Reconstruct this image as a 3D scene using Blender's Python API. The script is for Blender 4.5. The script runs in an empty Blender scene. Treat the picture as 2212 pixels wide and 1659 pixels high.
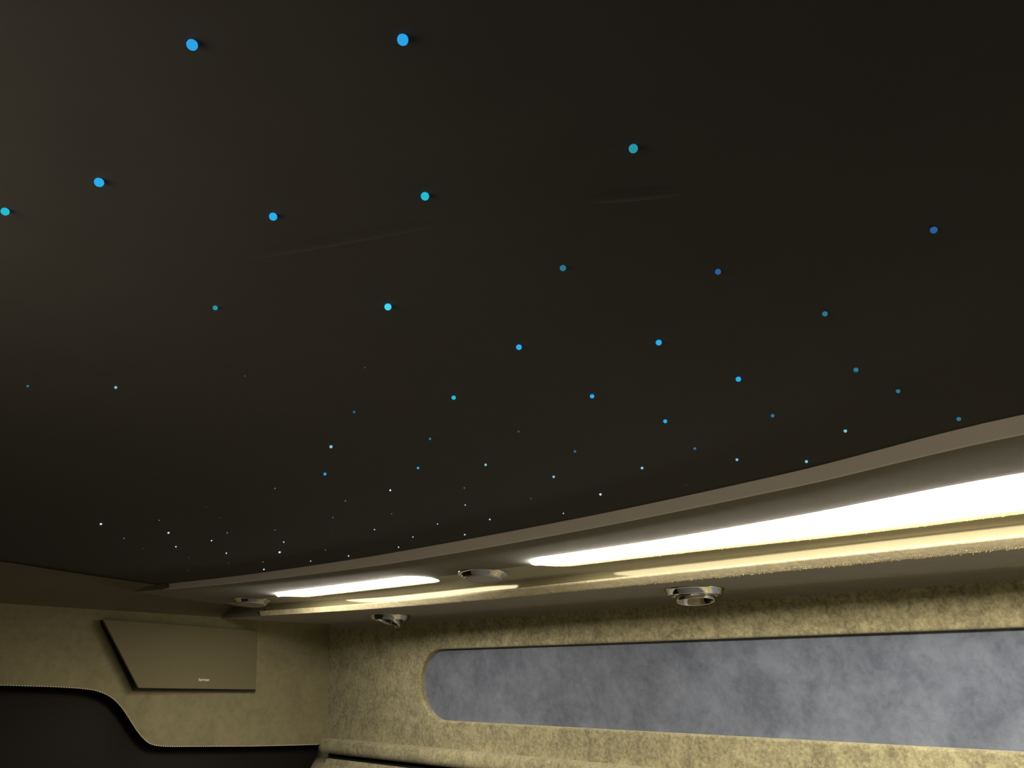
import bpy, bmesh, math, random
from mathutils import Vector, Matrix
random.seed(7)
S = bpy.context.scene
COL = S.collection
CZ = 1.30                                   # height of the phone above the van floor
# ------------------------------------------------------------------ camera
F = 1600.0
dv = Vector((-1819.0, -635.5, -F)).normalized()
uv = Vector((0.0, F * F / 635.5, -F)).normalized()
xv = dv.cross(uv)
M = Matrix((xv, dv, uv))                    # world = M @ camera space
cam = bpy.data.cameras.new('camera')
cam.sensor_width = 36.0
cam.lens = 36.0 * F / 2212.0
cam.clip_start = 0.01
co = bpy.data.objects.new('camera', cam)
COL.objects.link(co)
mw = M.to_4x4()
mw.translation = Vector((0, 0, CZ))
co.matrix_world = mw
S.camera = co
# ------------------------------------------------------------------ world, exposure
w = bpy.data.worlds.new('world')
S.world = w
w.use_nodes = True
w.node_tree.nodes['Background'].inputs[0].default_value = (0.5, 0.55, 0.7, 1)
w.node_tree.nodes['Background'].inputs[1].default_value = 0.002
S.view_settings.view_transform = 'Standard'
S.view_settings.look = 'None'
S.view_settings.exposure = 0.0
S.view_settings.gamma = 1.0
S.view_settings.use_curve_mapping = False
S.cycles.max_bounces = 8
S.cycles.diffuse_bounces = 5
S.cycles.caustics_reflective = False
S.cycles.caustics_refractive = False
BULGE = 0.0000
L_NEAR = 24.0                               # radiance of the light bars in view
L_OPP = 13.0                                # radiance of the light bar of the opposite side
LIGHT_COL = (1.0, 0.92, 0.76)

ld = bpy.data.lights.new('left_glow_fill', 'SPOT')  # added lamp without a fitting, makes the glow on the left ceiling
ld.energy = 3.5
ld.color = (1.0, 0.84, 0.56)
ld.spot_size = math.radians(160)
ld.spot_blend = 1.0
ld.shadow_soft_size = 0.14
lo0 = bpy.data.objects.new('left_glow_fill', ld)
COL.objects.link(lo0)
lo0.location = (-0.17, 0.28, CZ + 0.02)
lo0.rotation_euler = Vector((0.06, -0.01, 0.148)).to_track_quat('-Z', 'Y').to_euler()


def ray(x, y):
    return M @ Vector(((x - 1106) / F, (829.5 - y) / F, -1.0))


def at_z(x, y, z):
    r = ray(x, y)
    return r * (z / r.z)


def at_y(x, y, Y):
    r = ray(x, y)
    return r * (Y / r.y)


def depth_of(p):
    return -(M.transposed() @ p).z


# ------------------------------------------------------------------ materials
def lin(c):
    return tuple((v / 255 / 12.92 if v <= 10 else ((v / 255 + 0.055) / 1.055) ** 2.4) for v in c) + (1,)


def new_mat(name):
    m = bpy.data.materials.new(name)
    m.use_nodes = True
    nt = m.node_tree
    return m, nt, nt.nodes['Principled BSDF']


def noise(nt, vec, scale, detail, rough=0.6, dist=0.0):
    n = nt.nodes.new('ShaderNodeTexNoise')
    n.inputs['Scale'].default_value = scale
    n.inputs['Detail'].default_value = detail
    n.inputs['Roughness'].default_value = rough
    n.inputs['Distortion'].default_value = dist
    nt.links.new(vec, n.inputs['Vector'])
    return n.outputs['Fac']


def math_node(nt, op, a, b):
    n = nt.nodes.new('ShaderNodeMath')
    n.operation = op
    for i, v in enumerate((a, b)):
        if isinstance(v, (int, float)):
            n.inputs[i].default_value = v
        else:
            nt.links.new(v, n.inputs[i])
    return n.outputs[0]


def suede(name, dark, light, big=14.0, small=90.0, fuzz=900.0, lo=0.35, hi=0.65, bump=0.25, sheen=0.25, mixw=0.5, dist=0.8):
    m, nt, b = new_mat(name)
    tc = nt.nodes.new('ShaderNodeTexCoord').outputs['Object']
    n1 = noise(nt, tc, big, 4, 0.62, dist)
    n2 = noise(nt, tc, small, 5, 0.72, 0.4)
    n3 = noise(nt, tc, fuzz, 2, 0.7)
    s = math_node(nt, 'ADD', math_node(nt, 'MULTIPLY', n1, 1 - mixw), math_node(nt, 'MULTIPLY', n2, mixw))
    s = math_node(nt, 'ADD', math_node(nt, 'MULTIPLY', s, 0.85), math_node(nt, 'MULTIPLY', n3, 0.15))
    r = nt.nodes.new('ShaderNodeMapRange')
    r.inputs['From Min'].default_value = lo
    r.inputs['From Max'].default_value = hi
    nt.links.new(s, r.inputs['Value'])
    mx = nt.nodes.new('ShaderNodeMix')
    mx.data_type = 'RGBA'
    mx.inputs['A'].default_value = tuple(dark) + (1,)
    mx.inputs['B'].default_value = tuple(light) + (1,)
    nt.links.new(r.outputs['Result'], mx.inputs['Factor'])
    nt.links.new(mx.outputs['Result'], b.inputs['Base Color'])
    b.inputs['Roughness'].default_value = 0.95
    b.inputs['Specular IOR Level'].default_value = 0.1
    b.inputs['Sheen Weight'].default_value = sheen
    b.inputs['Sheen Roughness'].default_value = 0.6
    bp = nt.nodes.new('ShaderNodeBump')
    bp.inputs['Strength'].default_value = bump
    bp.inputs['Distance'].default_value = 0.002
    nt.links.new(n3, bp.inputs['Height'])
    nt.links.new(bp.outputs['Normal'], b.inputs['Normal'])
    return m


def plain(name, col, rough=0.5, metal=0.0, spec=0.5, grain=0.0, gscale=300.0):
    m, nt, b = new_mat(name)
    b.inputs['Base Color'].default_value = tuple(col) + (1,)
    b.inputs['Roughness'].default_value = rough
    b.inputs['Metallic'].default_value = metal
    b.inputs['Specular IOR Level'].default_value = spec
    if grain:
        tc = nt.nodes.new('ShaderNodeTexCoord').outputs['Object']
        n = noise(nt, tc, gscale, 3)
        bp = nt.nodes.new('ShaderNodeBump')
        bp.inputs['Strength'].default_value = grain
        bp.inputs['Distance'].default_value = 0.002
        nt.links.new(n, bp.inputs['Height'])
        nt.links.new(bp.outputs['Normal'], b.inputs['Normal'])
    return m


def emit(name, col, strength=1.0):
    m = bpy.data.materials.new(name)
    m.use_nodes = True
    nt = m.node_tree
    nt.nodes.clear()
    e = nt.nodes.new('ShaderNodeEmission')
    e.inputs[0].default_value = tuple(col)[:3] + (1,)
    e.inputs[1].default_value = strength
    o = nt.nodes.new('ShaderNodeOutputMaterial')
    nt.links.new(e.outputs[0], o.inputs[0])
    return m


M_WALL = suede('tan_suede', (0.195, 0.174, 0.101), (0.51, 0.456, 0.268), 30, 170, fuzz=1400, lo=0.40, hi=0.60, mixw=0.6)
M_REAR = suede('olive_suede', (0.195, 0.172, 0.100), (0.325, 0.288, 0.165), 11, 60, fuzz=1400, lo=0.34, hi=0.66, dist=1.2)
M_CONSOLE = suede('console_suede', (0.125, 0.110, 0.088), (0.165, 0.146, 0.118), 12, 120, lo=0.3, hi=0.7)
M_SOFFIT = suede('soffit_suede', (0.28, 0.255, 0.22), (0.35, 0.32, 0.28), 12, 120, lo=0.3, hi=0.7)
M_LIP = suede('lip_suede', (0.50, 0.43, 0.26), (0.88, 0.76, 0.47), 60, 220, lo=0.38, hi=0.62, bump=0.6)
M_SLOTLIP = suede('slot_edge_suede', (0.17, 0.125, 0.05), (0.23, 0.175, 0.075), 60, 300)
M_BLUE = suede('blue_grey_suede', (0.110, 0.124, 0.168), (0.200, 0.224, 0.290), 15, 70, fuzz=1400, lo=0.40, hi=0.60, dist=0.4, mixw=0.4)
M_CEIL = suede('black_suede', (0.0215, 0.0212, 0.0245), (0.031, 0.0305, 0.0345), 7, 30, fuzz=2500, lo=0.25, hi=0.75, sheen=0.08, bump=0.08)
M_COVE_SHADE = suede('cove_suede_shade', (0.125, 0.104, 0.068), (0.165, 0.138, 0.090), 9, 40, lo=0.3, hi=0.7, sheen=0.1)  # darker than the rear suede: shade of the cove put into its colour
M_FAR_LIT = suede('outer_suede_lit', (0.42, 0.385, 0.27), (0.52, 0.48, 0.34), 12, 120, lo=0.3, hi=0.7)  # lighter copy of the console suede, bar light put into the colour
M_TRIM = plain('taupe_trim', (0.84, 0.78, 0.79), 0.55, spec=0.3, grain=0.05)
M_GLOSS = plain('gloss_acrylic', (0.23, 0.205, 0.12), 0.06, spec=0.3)
M_GLOSS.node_tree.nodes['Principled BSDF'].inputs['Specular Tint'].default_value = (1.0, 0.92, 0.62, 1)
M_CHROME = plain('chrome', (0.80, 0.79, 0.78), 0.06, 1.0)
M_SATIN = plain('satin_chrome', (0.72, 0.71, 0.70), 0.2, 1.0)
M_LENS = plain('frosted_lens', (0.42, 0.36, 0.31), 0.35, spec=0.5)
M_BLACK = plain('black_plastic', (0.012, 0.011, 0.010), 0.5)
M_LEATHER = plain('dark_leather', (0.0065, 0.0045, 0.0030), 0.65, spec=0.2, grain=0.2, gscale=500)
M_GRILLE = plain('speaker_cloth', (0.205, 0.18, 0.108), 0.95, spec=0.05, grain=0.5, gscale=1500)
M_THREAD = plain('cream_thread', (0.92, 0.82, 0.62), 0.6)
M_LOGO = plain('pale_metal', (0.95, 0.93, 0.86), 0.4)
M_FLOOR = plain('pale_carpet', (0.15, 0.15, 0.16), 0.95, grain=0.6)
M_DIFF = emit('light_diffuser', LIGHT_COL, L_NEAR)
M_DIFF_SHORT = emit('light_diffuser_short', LIGHT_COL, L_NEAR * 1.25)
M_DIFF_OPP = emit('light_diffuser_opposite', LIGHT_COL, L_OPP)
M_GLASS = plain('rosy_reflector', (0.75, 0.62, 0.58), 0.08, 1.0)


# ------------------------------------------------------------------ object helpers
def add(name, verts, faces, mat, parent=None, smooth=True, up=CZ):
    me = bpy.data.meshes.new(name)
    me.from_pydata([(v[0], v[1], v[2] + (up if parent is None or parent.get('_abs') else up)) for v in verts], [], faces)
    me.materials.append(mat)
    if smooth:
        me.polygons.foreach_set('use_smooth', [True] * len(me.polygons))
    me.update()
    o = bpy.data.objects.new(name, me)
    COL.objects.link(o)
    if parent is not None:
        o.parent = parent
    return o


def from_bm(name, bm, mat, parent=None, smooth=True):
    me = bpy.data.meshes.new(name)
    bm.to_mesh(me)
    bm.free()
    me.materials.append(mat)
    if smooth:
        me.polygons.foreach_set('use_smooth', [True] * len(me.polygons))
    o = bpy.data.objects.new(name, me)
    COL.objects.link(o)
    if parent is not None:
        o.parent = parent
    return o


def thing(name, label, cat, loc=(0, 0, 0), group=None):
    o = bpy.data.objects.new(name, None)
    o.empty_display_size = 0.02
    COL.objects.link(o)
    o.location = loc
    o['label'] = label
    o['category'] = cat
    if group:
        o['group'] = group
    return o


def place(part, root):
    """re-base a part whose vertices are in world space onto its thing's origin"""
    part.data.transform(Matrix.Translation(-Vector(root.location)))
    return part


def structure(o):
    o['kind'] = 'structure'
    return o


def interp(pts):
    """smooth (monotone cubic) interpolation through (t, v) points, clamped outside"""
    pts = sorted(pts)
    n = len(pts)
    dl = [(pts[i + 1][1] - pts[i][1]) / (pts[i + 1][0] - pts[i][0]) for i in range(n - 1)]
    ms = [dl[0]] + [0.0 if dl[i - 1] * dl[i] <= 0 else 2 * dl[i - 1] * dl[i] / (dl[i - 1] + dl[i]) for i in range(1, n - 1)] + [dl[-1]]

    def f(t):
        if t <= pts[0][0]:
            return pts[0][1]
        if t >= pts[-1][0]:
            return pts[-1][1]
        i = max(k for k in range(n - 1) if pts[k][0] <= t)
        h = pts[i + 1][0] - pts[i][0]
        s = (t - pts[i][0]) / h
        return ((2 * s ** 3 - 3 * s * s + 1) * pts[i][1] + (s ** 3 - 2 * s * s + s) * h * ms[i]
                + (3 * s * s - 2 * s ** 3) * pts[i + 1][1] + (s ** 3 - s * s) * h * ms[i + 1])
    return f


def frange(a, b, step):
    n = max(1, int(round((b - a) / step)))
    return [a + (b - a) * i / n for i in range(n + 1)]


def sweep(ts, profile):
    """profile(t) -> list of points; returns a grid of quads"""
    vs, fs = [], []
    for t in ts:
        vs += profile(t)
    k = len(vs) // len(ts)
    for i in range(len(ts) - 1):
        for j in range(k - 1):
            fs.append((i * k + j, i * k + j + 1, (i + 1) * k + j + 1, (i + 1) * k + j))
    return vs, fs


def merge(*parts):
    V, Fc = [], []
    for v, f in parts:
        o = len(V)
        V += v
        Fc += [tuple(i + o for i in q) for q in f]
    return V, Fc


def loop_sweep(loop, profile, mapping):
    """loop: closed list of (a, b, na, nb) with inward normal; profile: list of (inward offset, depth)"""
    V, Fc = [], []
    k = len(profile)
    for a, b, na, nb in loop:
        for off, dep in profile:
            V.append(mapping(a + na * off, b + nb * off, dep))
    n = len(loop)
    for i in range(n):
        for j in range(k - 1):
            p, q = i * k, ((i + 1) % n) * k
            Fc.append((p + j, p + j + 1, q + j + 1, q + j))
    return V, Fc


KW = 0.985                                    # size of the side and rear walls as seen from the camera
YR = 1.7164 * KW                                  # rear wall
YF = -1.5                                    # front partition
KC = 0.945
Z_CEIL = 0.178 * KC
XC = 0.27                                    # middle of the van
ceil_g = interp([(-1.5, 0.60), (-0.4, 0.61), (0.08, 0.6254), (0.2773, 0.6674), (0.55, 0.697), (0.7601, 0.7055), (0.9315, 0.7075), (1.229, 0.6921), (1.5825, 0.6413), (1.72, 0.61)])
ceil_x = lambda Y: KC * ceil_g(Y / KC)
lip_d = interp([(0, 0.0145), (0.28, 0.013), (0.9, 0.023), (1.58, 0.0035)])
lip_x = lambda Y: ceil_x(Y) + KC * lip_d(Y / KC)
Z_LIP = Z_CEIL - 0.0100
strip_g = interp([(-1.5, 0.88), (-0.3, 0.893), (0.1374, 0.896), (0.3861, 0.8976), (0.75, 0.8968), (1.1647, 0.889), (1.36, 0.868), (1.5052, 0.8438), (1.62, 0.822), (1.76, 0.79)])
edge_d = interp([(0, 0.0025), (0.9, 0.0015), (1.2, -0.014), (1.35, -0.022), (1.52, -0.029)])
KS, KE = 1.0123, 1.030
Z_ST, Z_SB, Z_ED = 0.1482, 0.1356, 0.12505
strip_x = lambda Y: KS * strip_g(Y / KS)
edge_x = lambda Y: KE * (strip_g(Y / KE) + edge_d(Y / KE))


slot_c = interp([(-1.5, 0.775), (-0.3, 0.780), (0.1, 0.789), (0.33, 0.808), (0.5, 0.8105), (0.71, 0.8095), (0.98, 0.808), (1.18, 0.802), (1.38, 0.7935)])
slot_r = interp([(-1.5, 0.085), (-0.3, 0.083), (0.1, 0.0775), (0.33, 0.059), (0.5, 0.0445), (0.71, 0.0395), (0.98, 0.037), (1.38, 0.036)])


def soffit_z(X, Y):
    z = 0.1482 + 0.035 * (0.9077 - X)
    a = lip_x(Y)
    t = max(0.0, 1.0 - (X - a) / 0.03)
    return z + (Z_LIP + 0.0012 - 0.1482 - 0.035 * (0.9077 - a)) * t * t


# ------------------------------------------------------------------ setting
# ceiling: black suede headliner, its right edge follows the trim lip
def yc(X):
    return KC * interp([(-0.6, 1.36), (0.15, 1.40), (0.32, 1.455), (0.4712, 1.531), (0.64, 1.60), (0.8, 1.64), (1.2, 1.66)])(X / KC)






cv, cf = [], []
NX, NY = 48, 60
for j in range(NY + 1):
    for i in range(NX + 1):
        # rows run along the van; the left edge mirrors the right one
        t = j / NY
        Yg = YF + (1.66 - YF) * t
        xr = ceil_x(Yg)
        X = (2 * XC - xr) + (2 * xr - 2 * XC) * i / NX
        Y = YF + (yc(X) + 0.012 - YF) * t
        X = (2 * XC - ceil_x(Y)) + (2 * ceil_x(Y) - 2 * XC) * i / NX
        cv.append((X, Y, Z_CEIL))
for j in range(NY):
    for i in range(NX):
        a = j * (NX + 1) + i
        cf.append((a, a + NX + 1, a + NX + 2, a + 1))
o = add('ceiling', cv, cf, M_CEIL)
sm = o.modifiers.new('thick', 'SOLIDIFY')
sm.thickness = 0.01
sm.offset = -1
CEILING = structure(o)
# faint creases pressed into the headliner cloth
for pa, pb, wd in (((470, 566), (1040, 462), 0.006), ((1230, 434), (1520, 408), 0.006)):
    A, B = at_z(*pa, Z_CEIL), at_z(*pb, Z_CEIL)
    side = (B - A).cross(Vector((0, 0, 1))).normalized()
    if side.x < 0:
        side = -side
    crv, crf = sweep(frange(0, 1, 0.04), lambda t: [tuple(A + (B - A) * t + side * (wd * q) + Vector((0, 0, -0.0009 * math.sin(math.pi * t) * hgt + 0.0003))) for q, hgt in ((-1.0, 0.0), (-0.6, 0.5), (0.0, 1.0), (0.4, 0.8), (0.8, 0.0))])
    add('crease', crv, crf, M_CEIL, CEILING)
# roof skin above everything so that nothing leaks
v = [(-0.6, YF, 0.20), (1.3, YF, 0.20), (1.3, 1.9, 0.20), (-0.6, 1.9, 0.20)]
ex = add('ceiling_shell', v, [(0, 3, 2, 1)], M_CEIL, smooth=False)
structure(ex)
o = add('floor', [(-0.6, YF, -CZ), (1.3, YF, -CZ), (1.3, 1.9, -CZ), (-0.6, 1.9, -CZ)], [(0, 1, 2, 3)], M_FLOOR, smooth=False)
structure(o)
o = add('wall_left', [(2 * XC - 1.16, YF, -CZ), (2 * XC - 1.16, 1.9, -CZ), (2 * XC - 1.115, 1.9, 0.20), (2 * XC - 1.115, YF, 0.20)], [(0, 1, 2, 3)], M_REAR, smooth=False)
structure(o)
o = add('wall_front', [(-0.6, YF, -CZ), (1.35, YF, -CZ), (1.35, YF, 0.20), (-0.6, YF, 0.20)], [(0, 3, 2, 1)], M_REAR, smooth=False)
structure(o)

# right wall with the round-ended window recess
BW = 0.107
X0 = 1.14 * KW
NT, NB, NY1, NY0 = 0.0585 * KW, -0.0834 * KW, 1.36 * KW, -1.0     # recess: top, bottom, rear end, front end
NR = (NT - NB) / 2
NC = (NT + NB) / 2
ROLL = 0.004


def wall_pt(Y, Z, dep=0.0):
    return (X0 - BW * Z + dep, Y, Z)


def stadium(y0, y1, c, r, n=28):
    """closed loop (Y, s, inward normals)"""
    L = []
    for i in range(n + 1):
        a = -math.pi / 2 + math.pi * i / n
        L.append((y1 - r + r * math.cos(a), c + r * math.sin(a), -math.cos(a), -math.sin(a)))
    for i in range(n + 1):
        a = math.pi / 2 + math.pi * i / n
        L.append((y0 + r + r * math.cos(a), c + r * math.sin(a), -math.cos(a), -math.sin(a)))
    return L


def wall_cols():
    rr = NR + ROLL
    ys = frange(YF, NY0 - ROLL - 0.02, 0.1)
    ys += [NY0 - ROLL + rr - rr * math.cos(math.pi / 2 * i / 16) for i in range(17)]
    ys += frange(NY0 + NR + 0.05, NY1 - NR - 0.02, 0.05)
    ys += [NY1 + ROLL - rr + rr * math.sin(math.pi / 2 * i / 16) for i in range(17)]
    ys += frange(NY1 + ROLL + 0.02, 1.8, 0.04)
    return ys


def half_h(Y):
    rr = NR + ROLL
    if Y <= NY0 - ROLL or Y >= NY1 + ROLL:
        return 0.0
    d = max(0.0, Y - (NY1 + ROLL - rr), (NY0 - ROLL + rr) - Y)
    return math.sqrt(max(0.0, rr * rr - d * d))


ys = wall_cols()
up = sweep(ys, lambda Y: [wall_pt(Y, z) for z in [0.17 + (NC + half_h(Y) - 0.17) * k / 6 for k in range(7)]])
dn = sweep(ys, lambda Y: [wall_pt(Y, z) for z in [NC - half_h(Y) + (-0.30 - (NC - half_h(Y))) * k / 6 for k in range(7)]])
lo = sweep([YF, 1.8], lambda Y: [wall_pt(Y, -0.30), (1.15, Y, -CZ)])
arc = [(-ROLL + ROLL * math.sin(a), ROLL - ROLL * math.cos(a)) for a in [math.pi / 2 * i / 6 for i in range(7)]]
rim = loop_sweep(stadium(NY0, NY1, NC, NR), arc + [(0, 0.030)], lambda a, b, d: wall_pt(a, b, d))
o = add('wall_right', *merge(up, dn, lo, rim), M_WALL)
structure(o)

# blue-grey panel that fills the recess
pn = [(0.0, 0.030)]
root = thing('window_panel', 'long blue-grey suede panel set in the round-ended recess of the tan side wall', 'panel', (X0 + 0.02, 0.2, CZ + NC))
st = stadium(NY0, NY1, NC, NR + 0.003)
PV = [wall_pt(a, b, 0.0145) for a, b, na, nb in st]
ins = [wall_pt(a + na * 0.004, b + nb * 0.004, 0.0140) for a, b, na, nb in st]
n = len(st)
PFc = [(i, (i + 1) % n, n + (i + 1) % n, n + i) for i in range(n)] + [tuple(range(n, 2 * n))]
back = [wall_pt(a, b, 0.026) for a, b, na, nb in st]
PFc += [(2 * n + i, 2 * n + (i + 1) % n, (i + 1) % n, i) for i in range(n)] + [tuple(range(3 * n - 1, 2 * n - 1, -1))]
o = add('suede_face', PV + ins + back, PFc, M_BLUE, root, smooth=False)
place(o, root)

# ------------------------------------------------------------------ trim lip between ceiling and console
ysl = frange(YF, 1.584 * KC, 0.02)
tv = sweep(ysl, lambda Y: [(ceil_x(Y) - 0.0005, Y, Z_CEIL + 0.007), (ceil_x(Y) - 0.001, Y, Z_CEIL + 0.0002), (ceil_x(Y) + 0.0005, Y, Z_CEIL - 0.0008), (lip_x(Y) - 0.002, Y, Z_LIP + 0.0008), (lip_x(Y), Y, Z_LIP - 0.0002),
                           (lip_x(Y) + 0.002, Y, Z_LIP + 0.0008), (lip_x(Y) + 0.002, Y, Z_CEIL + 0.007)])
k = 7
tv = (tv[0], tv[1] + [tuple(range(len(tv[0]) - k, len(tv[0])))])
o = add('trim_1', *tv, M_TRIM)
structure(o)

# ------------------------------------------------------------------ overhead console
CON = thing('overhead_console', 'tan suede overhead console along the wall top, holding two glowing light bars', 'console', (0.9, 0.5, CZ + 0.12))
SLOTS = [(0.9447, 1.375), (-0.62, 0.7185)]
def slot_half(Y):
    for a, b in SLOTS:
        if a < Y < b:
            r = slot_r(Y)
            ra, rb = slot_r(a + 0.03), slot_r(b - 0.03)
            if Y < a + ra:
                return r * math.sqrt(max(0.0, 1 - ((a + ra - Y) / ra) ** 2))
            if Y > b - rb:
                return r * math.sqrt(max(0.0, 1 - ((Y - b + rb) / rb) ** 2))
            return r
    return 0.0


def slot_samples(a, b):
    ra, rb = slot_r(a + 0.03), slot_r(b - 0.03)
    return ([a + ra - ra * math.cos(math.pi / 2 * i / 14) for i in range(15)] + frange(a + ra + 0.01, b - rb - 0.01, 0.02)
            + [b - rb + rb * math.sin(math.pi / 2 * i / 14) for i in range(15)])


ysc = sorted(set(frange(YF, SLOTS[1][0] - 0.01, 0.05) + slot_samples(*SLOTS[1]) + frange(SLOTS[1][1] + 0.01, SLOTS[0][0] - 0.01, 0.02)
                 + slot_samples(*SLOTS[0]) + frange(SLOTS[0][1] + 0.01, 1.68, 0.02)))


def sp(X, Y, up=0.0):
    return (X, Y, soffit_z(X, Y) + up)


near = sweep(ysc, lambda Y: [sp(lip_x(Y) + (slot_c(Y) - slot_half(Y) - lip_x(Y)) * k / 8, Y) for k in range(9)])
FAR_T = [(0, 0), (0.12, 0.0010), (0.25, 0.0016), (0.45, 0.0013), (0.65, 0.0006), (0.85, -0.0004), (1.0, -0.0012)]
far = sweep(ysc, lambda Y: [sp(slot_c(Y) + slot_half(Y) + (strip_x(Y) - slot_c(Y) - slot_half(Y)) * t, Y, dz) for t, dz in FAR_T])
walls, lips = [], []
for a, b in SLOTS:
    ss = slot_samples(a, b)
    walls.append(sweep(ss, lambda Y: [sp(slot_c(Y) - slot_half(Y), Y), sp(slot_c(Y) - slot_half(Y), Y, 0.014)]))
    lips.append(sweep(ss, lambda Y: [sp(slot_c(Y) + slot_half(Y) + 0.0006, Y, -0.0004), sp(slot_c(Y) + slot_half(Y) - 0.0001, Y, -0.0003), sp(slot_c(Y) + slot_half(Y) - 0.0006, Y, 0.0006), sp(slot_c(Y) + slot_half(Y) - 0.0006, Y, 0.014)]))
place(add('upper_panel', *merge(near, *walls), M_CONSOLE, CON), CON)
place(add('outer_panel', *far, M_FAR_LIT, CON), CON)
Y_END = 1.545
place(add('slot_edge', *merge(*lips), M_SLOTLIP, CON), CON)
yse = frange(YF, Y_END, 0.015)
gs = sweep(yse, lambda Y: [(strip_x(Y), Y, soffit_z(strip_x(Y), Y) - 0.0012), (strip_x(Y) + 0.0003, Y, Z_SB - 0.0005)])
place(add('gloss_strip', *gs, M_GLOSS, CON), CON)


def lip_prof(Y):
    s, e = strip_x(Y), edge_x(Y)
    p = min(s - 0.007, e - 0.003)
    z, h = Z_ED, Z_SB - Z_ED
    L = [(s + 0.0005, Y, z + h), (p + 0.003, Y, z + h), (p + 0.0008, Y, z + h * 0.97), (p, Y, z + h * 0.86)]
    L += [(p + (e - p) * t, Y, z + h * (0.86 * (1 - t) - 0.10 * t * (1 - t))) for t in (0.2, 0.45, 0.7, 0.9)]
    return L + [(e, Y, z), (e + 0.002, Y, z + 0.0003)]


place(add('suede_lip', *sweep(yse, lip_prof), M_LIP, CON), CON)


def low_prof(Y):
    e = edge_x(Y)
    b = 1.074
    return [(e + 0.002, Y, Z_ED + 0.0003)] + [(e + 0.002 + (b - e - 0.002) * k / 5, Y, Z_ED) for k in range(1, 6)] + \
           [(1.083, Y, 0.1266), (1.092, Y, 0.1270), (1.100, Y, 0.1260), (1.106, Y, 0.1230), (1.1095, Y, 0.1185), (1.1108, Y, 0.1130)]


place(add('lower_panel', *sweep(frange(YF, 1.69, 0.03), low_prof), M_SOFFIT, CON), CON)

ep = sweep(frange(Y_END, 1.69, 0.015), lambda Y: [(strip_x(Y), Y, soffit_z(strip_x(Y), Y)), (strip_x(Y) + 0.001, Y, 0.142), (edge_x(Y), Y, 0.130), (edge_x(Y) + 0.002, Y, Z_ED)])
place(add('end_panel', *ep, M_CONSOLE, CON), CON)
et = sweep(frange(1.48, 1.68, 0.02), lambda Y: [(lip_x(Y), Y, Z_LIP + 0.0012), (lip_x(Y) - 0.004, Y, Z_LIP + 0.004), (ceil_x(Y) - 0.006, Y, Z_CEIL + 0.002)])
place(add('end_trim', *et, M_COVE_SHADE, CON), CON)
# loose nap of the suede along the two lit edges
hv, hf = [], []


def hair(p, d, wv):
    i = len(hv)
    hv.extend([tuple(p + wv), tuple(p - wv), tuple(p + d)])
    hf.append((i, i + 1, i + 2))


for _ in range(5200):
    Y = random.uniform(0.02, 1.53)
    if random.random() < 0.6:
        q = random.choice(lip_prof(Y)[6:9])
        p = Vector(q)
        d = Vector((random.uniform(-0.0012, 0.0004), random.gauss(0, 0.0009), -abs(random.gauss(0.0008, 0.0007))))
    else:
        h = slot_half(Y)
        if h < 0.005:
            continue
        p = Vector(sp(slot_c(Y) + h, Y, 0.0002))
        d = Vector((random.uniform(-0.0008, 0.0006), random.gauss(0, 0.0007), -abs(random.gauss(0.0005, 0.0005))))
    hair(p, d, Vector((0, 0.00013, 0.00004)))
o = place(add('suede_nap', hv, hf, M_LIP, CON), CON)
o['kind'] = 'stuff'

# ------------------------------------------------------------------ light bars in the console
def light_bar(a, b, label, mat):
    root = thing('light_bar', label, 'light', (slot_c((a + b) / 2), (a + b) / 2, CZ + 0.156), 'light bars in the overhead console')
    ss = slot_samples(a, b)

    def prof(Y):
        h = max(0.0006, slot_half(Y) - 0.0003)
        c = slot_c(Y)
        zn = soffit_z(c - slot_r(Y), Y)
        zf = soffit_z(c + slot_r(Y), Y)
        x0, x1 = c - h, c + h
        k = min(1.0, h / (0.8 * slot_r(Y)))
        P = [(0.0, zn + 0.003), (0.02, zn - 0.0002), (0.05, zn - 0.0034 * k), (0.13, zn - 0.0058 * k), (0.30, zf - 0.0014 * k), (0.5, zf + BULGE), (0.75, zf + 0.0004), (0.90, zf + 0.0012), (0.985, zf + 0.0030), (1.0, zf + 0.005)]
        return [(x0 + (x1 - x0) * t, Y, z) for t, z in P]
    place(add('diffuser', *sweep(ss, prof), mat, root), root)
    back = sweep(ss, lambda Y: [(slot_c(Y) - max(0.0006, slot_half(Y)), Y, 0.168), (slot_c(Y) + max(0.0006, slot_half(Y)), Y, 0.168)])
    place(add('housing', *back, M_BLACK, root), root)
    return root


light_bar(*SLOTS[0], 'short glowing light bar in the console between the two chrome round lamps', M_DIFF_SHORT)
light_bar(*SLOTS[1], 'long wide glowing light bar in the console running out of the right side', M_DIFF)

# ------------------------------------------------------------------ round lamps and spots
def lathe(profile, seg=56, close=False):
    V, Fc = [], []
    for i in range(seg):
        a = 2 * math.pi * i / seg
        for r, z in profile:
            V.append((r * math.cos(a), r * math.sin(a), z))
    k = len(profile)
    for i in range(seg):
        p, q = i * k, ((i + 1) % seg) * k
        for j in range(k - 1):
            Fc.append((p + j, q + j, q + j + 1, p + j + 1))
    return V, Fc


def local(name, vf, mat, parent, tilt=None):
    o = add(name, vf[0], vf[1], mat, parent, up=0.0)
    if tilt is not None:
        o.data.transform(tilt)
    return o


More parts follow.
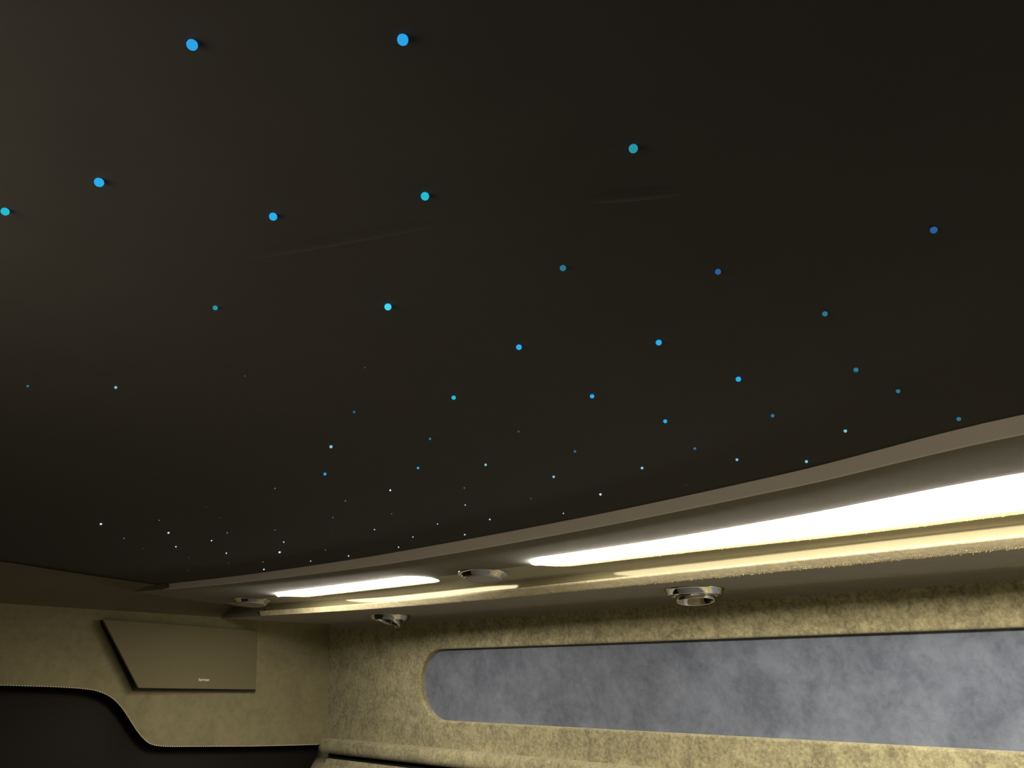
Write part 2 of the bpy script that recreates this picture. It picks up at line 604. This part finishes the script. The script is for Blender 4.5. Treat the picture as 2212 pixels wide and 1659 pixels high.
def round_lamp(X, Y, label):
    z = soffit_z(X, Y)
    root = thing('round_lamp', label, 'lamp', (X, Y, CZ + z), 'round lamps on the upper console panel')
    slope = math.atan(0.035)
    tilt = Matrix.Rotation(math.radians(4.0), 4, Vector((-X, -Y, 0)).normalized().cross(Vector((0, 0, 1))))
    root.rotation_euler = (tilt @ Matrix.Rotation(slope, 4, 'Y')).to_euler()
    root.location.z -= 0.0010
    root.scale = (1, 1, 0.72)
    local('bezel', lathe([(0.0385, 0.001), (0.0387, -0.0010), (0.0380, -0.0022), (0.0365, -0.0028), (0.0345, -0.0030), (0.0335, -0.0038), (0.0295, -0.0100), (0.0285, -0.0108), (0.0270, -0.0106)]), M_CHROME, root)
    local('lens_rim', lathe([(0.0285, -0.0090), (0.0285, -0.0120), (0.0276, -0.0133), (0.0262, -0.0132), (0.0254, -0.0120)]), M_LENS, root)
    local('lens', lathe([(0.0256, -0.0122), (0.020, -0.0128), (0.010, -0.0132), (0.0002, -0.0133)]), M_LENS, root)
    return root


round_lamp(0.8214, 0.8395, 'larger chrome round lamp in the gap between the two light bars')
round_lamp(0.7938, 1.4996, 'chrome round lamp left of the short light bar, near the rear wall')


def spot(X, Y, label, name, cat):
    root = thing(name, label, cat, (X, Y, CZ + Z_ED))
    root.scale = (1.03, 1.03, 1.03)
    local('bezel', lathe([(0.0430, 0.002), (0.0432, -0.0008), (0.0424, -0.0016), (0.0415, -0.0018), (0.0395, -0.0088), (0.0385, -0.0094), (0.0372, -0.0090), (0.0300, -0.0070), (0.0290, -0.0040), (0.0290, 0.004)]), M_CHROME, root)
    return root


sp1 = spot(1.000 * KE, 0.5773 * KE, 'chrome swivel spot lamp with clear lens, below the long light bar', 'spot_lamp', 'lamp')
T = Matrix.Rotation(math.radians(-7), 4, Vector((0.72, 0.69, 0)).cross(Vector((0, 0, 1))).normalized()) 
local('eyeball_ring', lathe([(0.0282, 0.006), (0.0288, -0.004), (0.0284, -0.0130), (0.0272, -0.0178), (0.0262, -0.0184), (0.0250, -0.0172), (0.0246, -0.0120)]), M_SATIN, sp1, T)
rf = local('reflector', lathe([(0.0250, -0.0150), (0.0225, -0.0080), (0.0170, -0.0020), (0.0090, 0.0020), (0.0010, 0.0026)], 24), M_GLASS, sp1, T)
rf.data.polygons.foreach_set('use_smooth', [False] * len(rf.data.polygons))
local('bulb', lathe([(0.0001, -0.0125), (0.0035, -0.0118), (0.0050, -0.0085), (0.0045, -0.004), (0.0040, 0.002)], 20), M_LENS, sp1, T)

nz = spot(1.000 * KE, 1.2967 * KE, 'chrome bezel air nozzle with tilted black louvres, below the short light bar', 'air_nozzle', 'vent')
T = Matrix.Rotation(math.radians(24), 4, Vector((0.28, 0.95, 0)).normalized())
local('nozzle_ring', lathe([(0.0282, 0.010), (0.0290, -0.002), (0.0284, -0.0110), (0.0272, -0.0138), (0.0260, -0.0134), (0.0256, -0.008)]), M_SATIN, nz, T)
local('nozzle_face', lathe([(0.0262, -0.0095), (0.015, -0.0085), (0.0002, -0.008)]), M_BLACK, nz, T)
for i, off in enumerate((-0.009, 0.008)):
    hw = math.sqrt(0.0256 ** 2 - off ** 2)
    vs, fs = [], []
    for kk in range(13):
        t = -1 + 2 * kk / 12
        y = off + 0.004 * (1 - t * t) - 0.002
        for dy, dz in ((-0.0008, -0.0082), (0.0008, -0.0082), (0.0008, -0.0122), (-0.0008, -0.0122)):
            vs.append((t * hw, y + dy, dz))
    for kk in range(12):
        for j in range(4):
            a, b2 = kk * 4 + j, kk * 4 + (j + 1) % 4
            fs.append((a, b2, b2 + 4, a + 4))
    local('louvre', (vs, fs), M_SATIN, nz, T @ Matrix.Rotation(math.radians(55), 4, 'Z'))

# ------------------------------------------------------------------ rear wall
structure(add('wall_rear', [(-0.6, 1.755, -CZ), (1.3, 1.755, -CZ), (1.3, 1.755, 0.20), (-0.6, 1.755, 0.20)], [(0, 1, 2, 3)], M_LEATHER, smooth=False))
spx = [(0, 1482), (60, 1483.5), (120, 1485.5), (170, 1488.5), (200, 1492), (222, 1498.5), (240, 1508), (256, 1522), (270, 1540), (284, 1562), (298, 1583), (312, 1599), (326, 1609), (345, 1613), (370, 1614.2), (420, 1614), (560, 1613), (690, 1609.5)]
spts = []
for x, y in spx:
    p = at_y(x, y, YR - 0.001)
    spts.append((p.x, p.z))
stitch_z = interp([(-0.9, spts[0][1])] + spts + [(1.2, spts[-1][1] - 0.002)])
xs = frange(-0.51, 0.38, 0.04) + frange(0.385, 0.80, 0.005) + frange(0.82, 1.14, 0.02)


def rear_prof(X):
    b = stitch_z(X)
    rows = [(X, YR + 0.0016, b + 0.0004), (X, YR + 0.0005, b + 0.0012), (X, YR, b + 0.003)]
    rows += [(X, YR, b + 0.003 + (0.088 - b - 0.003) * k / 8) for k in range(1, 9)]
    yt, zt = yc(X), Z_CEIL - 0.0005
    for k in range(1, 5):
        a = math.pi / 2 * k / 12
        rows.append((X, yt + (YR - yt) * math.cos(a), 0.088 + (zt - 0.088) * math.sin(a)))
    return rows


def cove_prof(X):
    zt, yt, rows = Z_CEIL - 0.0005, yc(X), []
    for k in range(4, 13):
        a = math.pi / 2 * k / 12
        rows.append((X, yt + (YR - yt) * math.cos(a), 0.088 + (zt - 0.088) * math.sin(a)))
    return rows


RP = thing('rear_trim_panel', 'olive suede rear wall panel with a wavy stitched lower edge', 'panel', (0.6, YR, CZ))
place(add('suede_face', *sweep(xs, rear_prof), M_REAR, RP), RP)
CV = thing('rear_cove', 'brown suede cove, darkened for shade, curving from the rear wall panel up to the ceiling', 'cove', (0.6, YR, CZ + 0.1))
place(add('suede_face', *sweep(xs, cove_prof), M_COVE_SHADE, CV), CV)
er = sweep(xs, lambda X: [(X, YR + 0.05, stitch_z(X) + 0.004), (X, YR + 0.008, stitch_z(X) - 0.0002), (X, YR + 0.0016, stitch_z(X) + 0.0004)])
place(add('edge_return', *er, M_LEATHER, RP), RP)
# stitches along the wavy edge
sv, sf = [], []
pts = []
Xs = 0.40
while Xs < 1.11:
    pts.append(Vector((Xs, YR - 0.0008, stitch_z(Xs) + 0.0016)))
    Xs += 0.0004
acc, start, i = 0.0, pts[0], 0
PITCH = 0.0047
last = pts[0]
marks = []
for p in pts[1:]:
    acc += (p - last).length
    last = p
    if acc >= PITCH:
        marks.append((start.copy(), p.copy()))
        start = p
        acc = 0.0
for a, b in marks:
    c = (a + b) / 2
    d = (b - a).normalized()
    up = Vector((0, -1, 0)).cross(d).normalized()
    d = (d + up * (-0.16)).normalized()
    i0 = len(sv)
    hl, hr = 0.0019, 0.00095
    ring = []
    for s, rr in ((-1, 0.25), (-0.6, 0.9), (0.6, 0.9), (1, 0.25)):
        for q in range(6):
            an = 2 * math.pi * q / 6
            sv.append(tuple(c + d * (hl * s) + up * (hr * rr * math.cos(an)) + Vector((0, -1, 0)) * (hr * rr * math.sin(an))))
    for s in range(3):
        for q in range(6):
            sf.append((i0 + s * 6 + q, i0 + s * 6 + (q + 1) % 6, i0 + (s + 1) * 6 + (q + 1) % 6, i0 + (s + 1) * 6 + q))
o = place(add('stitching', sv, sf, M_THREAD, RP), RP)
o['kind'] = 'stuff'
o['label'] = 'row of short cream stitches'

# dark lower padding behind the stitched edge
pv = sweep(frange(-0.5, 1.14, 0.02), lambda X: [(X, 1.75, stitch_z(X) + 0.01), (X, YR + 0.030, stitch_z(X) - 0.002), (X, YR + 0.020, stitch_z(X) - 0.020), (X, YR + 0.016, -0.20), (X, YR + 0.016, -CZ + 0.01), (X, 1.75, -CZ + 0.01)])
pd = thing('lower_rear_panel', 'dark brown leather panel under the wavy stitched edge', 'panel', (0.6, YR + 0.02, CZ - 0.2))
place(add('leather_face', *pv, M_LEATHER, pd), pd)

# speaker cover
SC = thing('speaker_cover', 'flat slanted cloth speaker cover standing off the rear wall, small pale lettering', 'speaker', (0.75, YR - 0.02, CZ + 0.04))
corners = [(222, 1337, 0.030), (299, 1486.5, 0.030), (553, 1490, 0.014), (557, 1362, 0.012)]
cp = [at_y(x, y, YR - so) for x, y, so in corners]
bm = bmesh.new()
fv = [bm.verts.new((p.x, p.y, p.z + CZ)) for p in cp]
bv = [bm.verts.new((p.x, p.y + 0.008, p.z + CZ)) for p in cp]
bm.faces.new(fv)
bm.faces.new(bv[::-1])
for i in range(4):
    j = (i + 1) % 4
    bm.faces.new((fv[j], fv[i], bv[i], bv[j]))
bmesh.ops.recalc_face_normals(bm, faces=bm.faces)
bmesh.ops.bevel(bm, geom=list(bm.edges), offset=0.0015, segments=2, affect='EDGES', profile=0.5)
place(from_bm('cloth_face', bm, M_GRILLE, SC, smooth=False), SC)
shade_rim = [at_y(x, y, YR - 0.008) for x, y in ((215, 1339), (291, 1492.5), (552, 1494.5), (556, 1366))]  # black rim left and below, in place of the cover's cast shadow
V = [tuple(p) for p in shade_rim] + [(p.x, YR + 0.004, p.z) for p in shade_rim]
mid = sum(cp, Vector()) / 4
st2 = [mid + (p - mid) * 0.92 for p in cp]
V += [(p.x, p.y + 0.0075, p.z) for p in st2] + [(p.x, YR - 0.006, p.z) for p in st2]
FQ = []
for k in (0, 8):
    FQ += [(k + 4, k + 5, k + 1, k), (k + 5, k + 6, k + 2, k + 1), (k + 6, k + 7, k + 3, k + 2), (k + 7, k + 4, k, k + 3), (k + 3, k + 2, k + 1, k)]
place(add('shadow_backing', V, FQ, M_BLACK, SC, smooth=False), SC)
fc = bpy.data.curves.new('logo', 'FONT')
fc.body = 'harman'
fc.size = 0.0082
fc.offset = 0.00012
fc.extrude = 0.0004
fc.align_x = 'CENTER'
to = bpy.data.objects.new('tmp_text', fc)
COL.objects.link(to)
bpy.context.view_layer.update()
me = bpy.data.meshes.new_from_object(to.evaluated_get(bpy.context.evaluated_depsgraph_get()))
bpy.data.objects.remove(to)
nrm = (cp[1] - cp[0]).cross(cp[2] - cp[1]).normalized()
if nrm.y > 0:
    nrm = -nrm
ux = (cp[2] - cp[1])
ux = (ux - nrm * ux.dot(nrm)).normalized()
uz = nrm.cross(ux)
rr = ray(440, 1471)
lp = rr * (nrm.dot(cp[1]) / nrm.dot(rr)) + nrm * 0.0004
mt = Matrix((ux, uz, nrm)).transposed().to_4x4()
mt.translation = lp + Vector((0, 0, CZ))
wdt = max(v.co.x for v in me.vertices) - min(v.co.x for v in me.vertices)
me.transform(Matrix.Diagonal((0.0243 / wdt, 0.0243 / wdt, 1, 1)))
me.transform(mt)
me.materials.append(M_LOGO)
lo_ = bpy.data.objects.new('lettering', me)
COL.objects.link(lo_)
lo_.parent = SC
lo_['label'] = 'small pale metal lettering'
place(lo_, SC)

# ------------------------------------------------------------------ padded ledge under the recess
LD = thing('wall_ledge', 'padded tan suede ledge below the blue-grey panel, with a long dark slot', 'ledge', (1.13, 0.5, CZ - 0.2))
YS = 1.675 * KW


def ledge_prof(rec):
    def f(Y):
        e = 0.0
        if Y > YR - 0.016:
            e = ((Y - YR + 0.016) / 0.05) ** 2 * 0.02
        P = [(1.1600, -0.1366), (1.1420, -0.1372), (1.1370, -0.1386), (1.1340, -0.1412), (1.1322, -0.1450), (1.1312, -0.1530), (1.1300, -0.1672)]
        r = 0.03 if rec else 0.0
        P += [(1.1300 + r, -0.1672 + r * 0.3), (1.1270 + r, -0.1778 + r * 0.3), (1.1270, -0.1778), (1.116, -0.198), (1.095, -0.235), (1.085, -0.30), (1.085, -1.3)]
        return [(x * KW + e, Y, z * KW) for x, z in P]
    return f


a = sweep(frange(YF, YS, 0.05), ledge_prof(True))
b = sweep(frange(YS, YR + 0.045, 0.01), ledge_prof(False))
q = ledge_prof(True)(YS)
c = (q[6:10], [(0, 1, 2, 3)])
place(add('suede_body', *merge(a, b, c), M_WALL, LD), LD)
q0 = sweep([YF, YS - 0.0005], lambda Y: [(x * KW, Y, z * KW) for x, z in ((1.1300 + 0.002, -0.1672 + 0.0002), (1.1300 + 0.029, -0.1672 + 0.0083), (1.1270 + 0.029, -0.1778 + 0.0092), (1.1270 + 0.002, -0.1778 + 0.0010))])
ec = [(x * KW, YS - 0.0006, z * KW) for x, z in ((1.1301, -0.1671), (1.1592, -0.1584), (1.1562, -0.1690), (1.1271, -0.1777))]
q0 = merge(q0, (ec, [(0, 1, 2, 3)]))
place(add('slot_shade_liner', *q0, M_BLACK, LD, smooth=False), LD)  # black lining stands in for the shade inside the slot

# ------------------------------------------------------------------ opposite side of the van (behind and left of the camera): the same console mirrored
OC = thing('overhead_console', 'tan suede overhead console on the opposite side wall, out of view', 'console', (2 * XC - 0.9, 0.5, CZ + 0.12))

ysm = frange(YF, 1.68, 0.05)


def mirrored(vf):
    return [(2 * XC - x, y, z) for x, y, z in vf[0]], [tuple(reversed(f)) for f in vf[1]]


place(add('upper_panel', *mirrored(sweep(ysm, lambda Y: [sp(lip_x(Y) + (strip_x(Y) - lip_x(Y)) * k / 6, Y) for k in range(7)])), M_CONSOLE, OC), OC)
place(add('gloss_strip', *mirrored(gs), M_GLOSS, OC), OC)
place(add('suede_lip', *mirrored(sweep(yse, lip_prof)), M_LIP, OC), OC)
place(add('lower_panel', *mirrored(sweep(frange(YF, 1.69, 0.06), low_prof)), M_CONSOLE, OC), OC)
place(add('end_panel', *mirrored(ep), M_CONSOLE, OC), OC)
structure(add('trim_2', *mirrored(tv), M_TRIM))
root = thing('light_bar', 'long light bar of the opposite console, out of view', 'light', (2 * XC - 0.8, 0.0, CZ + 0.156))
place(add('diffuser', *mirrored(sweep(frange(-1.2, 0.05, 0.05), lambda Y: [(0.715, Y, 0.158), (0.716, Y, 0.1525), (0.722, Y, 0.1502), (0.79, Y, 0.1488), (0.850, Y, 0.1484), (0.855, Y, 0.1515)])), M_DIFF_OPP, root), root)

# ------------------------------------------------------------------ fibre-optic star lights in the headliner
C_AZ, C_CY, C_TE = lin((45, 172, 230)), lin((40, 186, 208)), lin((42, 148, 162))
SM = {
    'azure': emit('star_azure', C_AZ), 'blue': emit('star_blue', lin((45, 163, 228))), 'cyan': emit('star_cyan', C_CY), 'teal': emit('star_teal', C_TE),
    'bright': emit('star_bright', lin((70, 215, 240))), 'dimblue': emit('star_dim_blue', lin((40, 95, 150))), 'dimteal': emit('star_dim_teal', lin((45, 115, 140))),
    'pale': emit('star_pale', lin((130, 195, 215))), 'white': emit('star_white', lin((215, 222, 235))), 'grey': emit('star_grey', lin((120, 125, 130))), 'faint': emit('star_faint', lin((70, 72, 72))),
}
G = 'star lights in the ceiling'
BIG = [
    (415, 97, 24, 'blue', 'big round azure star light nearest the top left corner of the ceiling'),
    (870, 86, 25, 'blue', 'big azure star light at the top of the ceiling, right of another big one'),
    (214, 394, 20, 'azure', 'azure star light in the brownish left part of the ceiling'),
    (11, 457, 17, 'cyan', 'cyan star light cut close by the left edge of the view'),
    (590, 468, 17.5, 'azure', 'azure star light above the left end of the pale ceiling crease'),
    (918, 424, 18.5, 'cyan', 'round cyan star light above the right end of the pale ceiling crease'),
    (1368, 321, 20, 'teal', 'large teal star light alone in the upper right half of the ceiling'),
    (2017, 497, 15, 'dimblue', 'dim blue star light farthest right on the dark ceiling'),
    (1216, 579, 14, 'dimteal', 'dim teal star light in mid ceiling, level with a fainter one to its right'),
    (1551, 587, 13, 'dimblue', 'faint blue star light right of a teal one at the same height'),
    (465, 665, 10.5, 'teal', 'small narrow teal star light left of the brightest one'),
    (838, 663, 15.5, 'bright', 'brightest turquoise star light in the middle of the ceiling'),
    (1782, 678, 11.5, 'dimteal', 'dim bluish star light below the rightmost dim blue one'),
    (1121, 750, 12.5, 'azure', 'bright azure star light below the dim teal one in mid ceiling'),
    (1423, 740, 13, 'azure', 'bright azure star light right of centre, level with another on its left'),
    (1595, 819, 11.5, 'azure', 'bright azure star light lowest of the bright ones on the right'),
    (1849, 799, 10.5, 'dimteal', 'dim teal star light right of the lowest bright azure one'),
    (1940, 845, 9, 'dimteal', 'dim greenish star light just below and right of another dim one'),
    (980, 859, 9.5, 'cyan', 'small bright cyan star light straight below the mid ceiling, left of its twin'),
    (1279, 856, 9.5, 'azure', 'small bright azure star light level with a cyan twin on its left'),
    (250, 837, 6, 'pale', 'small pale blue star light on the lower left of the ceiling'),
    (60, 834, 5, 'dimteal', 'faint greenish star light lowest at the left edge'),
    (765, 890, 6, 'dimblue', 'faint blue star light left of the small bright cyan one'),
    (1437, 910, 8.5, 'azure', 'small azure star light below the pair of bright azure ones'),
    (1669, 898, 8, 'dimteal', 'small dim teal star light below the lowest bright azure one'),
    (1826, 931, 7, 'pale', 'small pale star light above the ceiling trim, right of a dim teal one'),
    (2071, 905, 9, 'dimteal', 'small teal star light nearest the ceiling trim at the far right'),
    (715, 965, 7, 'pale', 'small oval pale blue star light above a bluer twin'),
    (702, 1024, 6.5, 'blue', 'small vivid blue star light just below an oval pale one'),
    (929, 948, 5.5, 'dimteal', 'faint teal star light straight below the small bright cyan one'),
    (1120, 932, 6, 'faint', 'barely glowing grey star light in the lower mid ceiling'),
    (1049, 1004, 5.5, 'pale', 'tiny pale blue star light below a barely glowing grey one'),
    (1242, 975, 5.5, 'dimteal', 'tiny dim teal star light below the small azure twin'),
    (1501, 969, 6, 'dimteal', 'tiny teal star light above the long light bar, right of the small azure one'),
    (1592, 993, 6, 'pale', 'tiny pale star light above the long light bar, near the trim'),
    (1742, 997, 6.5, 'pale', 'tiny pale star light touching the ceiling trim above the long bar'),
    (903, 1011, 5.5, 'blue', 'tiny flattened blue star light in the lower mid ceiling'),
    (1387, 1011, 6, 'pale', 'tiny pale blue star light lowest in the line below the small azure one'),
    (1196, 1030, 5.5, 'pale', 'tiny greenish white star light right of the lower middle of the ceiling'),
    (1297, 1068, 6, 'white', 'tiny violet-white star light close to the trim above the gap between the light bars'),
    (843, 1059, 5, 'white', 'tiny violet-white star light below a flattened blue one'),
    (218, 1132, 5.5, 'white', 'tiny bright white star light far left of the rear cluster'),
    (364, 1151, 5, 'white', 'tiny bright white star light left in the rear cluster'),
    (604, 1193, 5.5, 'white', 'brightest tiny white star light of the rear cluster, above the short light bar'),
    (570, 1230, 4, 'white', 'tiny white star light of the rear cluster lying nearest the trim end'),
]
TINY = [
    (1003, 1054, 3, 'grey', 'weak grey star light high above the larger round lamp, topmost in a column of three'),
    (1005, 1091, 3.2, 'white', 'tiny white star light above the larger round lamp, middle one in a column of three'),
    (1147, 1077, 2.6, 'grey', 'weak grey star light above the left tip of the long light bar'),
    (1217, 1109, 3.2, 'white', 'tiny white star light near the trim, above the left end of the long light bar'),
    (1058, 1122, 4, 'white', 'tiny white star light above the larger round lamp, brighter than its neighbours'),
    (1004, 1155, 4, 'white', 'tiny white star light almost on the trim, lowest above the larger round lamp'),
    (945, 1132, 3, 'white', 'tiny white star light above the right tip of the short light bar'),
    (892, 1160, 3.2, 'white', 'tiny white star light near the trim, above the right third of the short light bar'),
    (861, 1182, 3.4, 'white', 'tiny white star light almost on the trim, above the tilted air nozzle'),
    (809, 1144, 3.2, 'white', 'tiny white star light on its own, well above the middle of the short light bar'),
    (753, 1201, 3.6, 'white', 'tiny white star light almost on the trim, over the middle of the short light bar'),
    (671, 1212, 3, 'white', 'tiny white star light almost on the trim, over the left third of the short bar'),
    (703, 1188, 2.2, 'grey', 'weak grey star light near the trim, a little left of the short bar middle'),
    (613, 1171, 3.5, 'white', 'tiny white star light close above the brightest one of the rear cluster'),
    (568, 1214, 2.6, 'grey', 'weak grey star light just above the white one lying nearest the trim end'),
    (594, 1055, 3.2, 'grey', 'weak grey star light high above the left tip of the short light bar'),
    (746, 1082, 3.2, 'grey', 'weak grey star light high above the middle of the short light bar'),
    (719, 1118, 3.2, 'dimblue', 'weak blue flattened star light just below a grey one, high above the short light bar'),
    (846, 1110, 2.4, 'grey', 'weak grey star light below a violet-white one, above the right half of the short bar'),
    (380, 1181, 3.6, 'white', 'tiny white star light just below the left bright white one of the rear cluster'),
    (268, 1163, 3, 'grey', 'weak grey star light below right of the far left bright white one'),
    (344, 1124, 2.6, 'grey', 'weak grey star light just above the left bright white one of the rear cluster'),
    (457, 1168, 3.6, 'white', 'tiny white star light in the middle of the rear cluster, left of a grey one'),
    (491, 1151, 3.2, 'grey', 'weak grey star light topmost in the middle of the rear cluster'),
    (489, 1195, 3.6, 'white', 'tiny white star light lowest in the middle of the rear cluster, above the trim'),
    (594, 1145, 2.4, 'grey', 'weak grey star light over the white pair above the left tip of the short bar'),
] + [(x, y, d, 'faint', 'hardly visible faint pinpoint star light on the far half of the ceiling') for x, y, d in (
    (446, 1096, 2.2), (476, 1119, 2.4), (309, 1185, 2.2), (408, 1204, 2.2), (494, 1216, 2.4), (407, 1232, 2.2), (718, 1151, 1.8))] + [
    (529, 812, 4, 'faint', 'hardly visible faint star light in mid ceiling, below the small narrow teal one'),
    (788, 794, 4, 'faint', 'hardly visible faint star light in mid ceiling, below the brightest turquoise one'),
    (1483, 1047, 2.5, 'faint', 'hardly visible faint star light close to the trim above the long light bar')]
ball = {}
for key, m in SM.items():
    bm = bmesh.new()
    bmesh.ops.create_icosphere(bm, subdivisions=2, radius=1.0)
    me = bpy.data.meshes.new('star_light')
    bm.to_mesh(me)
    bm.free()
    me.materials.append(m)
    me.polygons.foreach_set('use_smooth', [True] * len(me.polygons))
    ball[key] = me
for e in BIG + TINY:
    x, y, dpx, key, label = e
    dpx *= 0.85 if key in ('white', 'grey', 'faint') else 1.0
    p = at_z(x, y, Z_CEIL - 0.0008)
    r = 0.5 * dpx * depth_of(p) / F
    p = at_z(x, y, Z_CEIL - 0.75 * r)
    o = bpy.data.objects.new('star_light', ball[key])
    COL.objects.link(o)
    o.location = (p.x, p.y, p.z + CZ)
    o.scale = (r, r, r)
    o['label'] = label
    o['category'] = 'star light'
    o['group'] = G
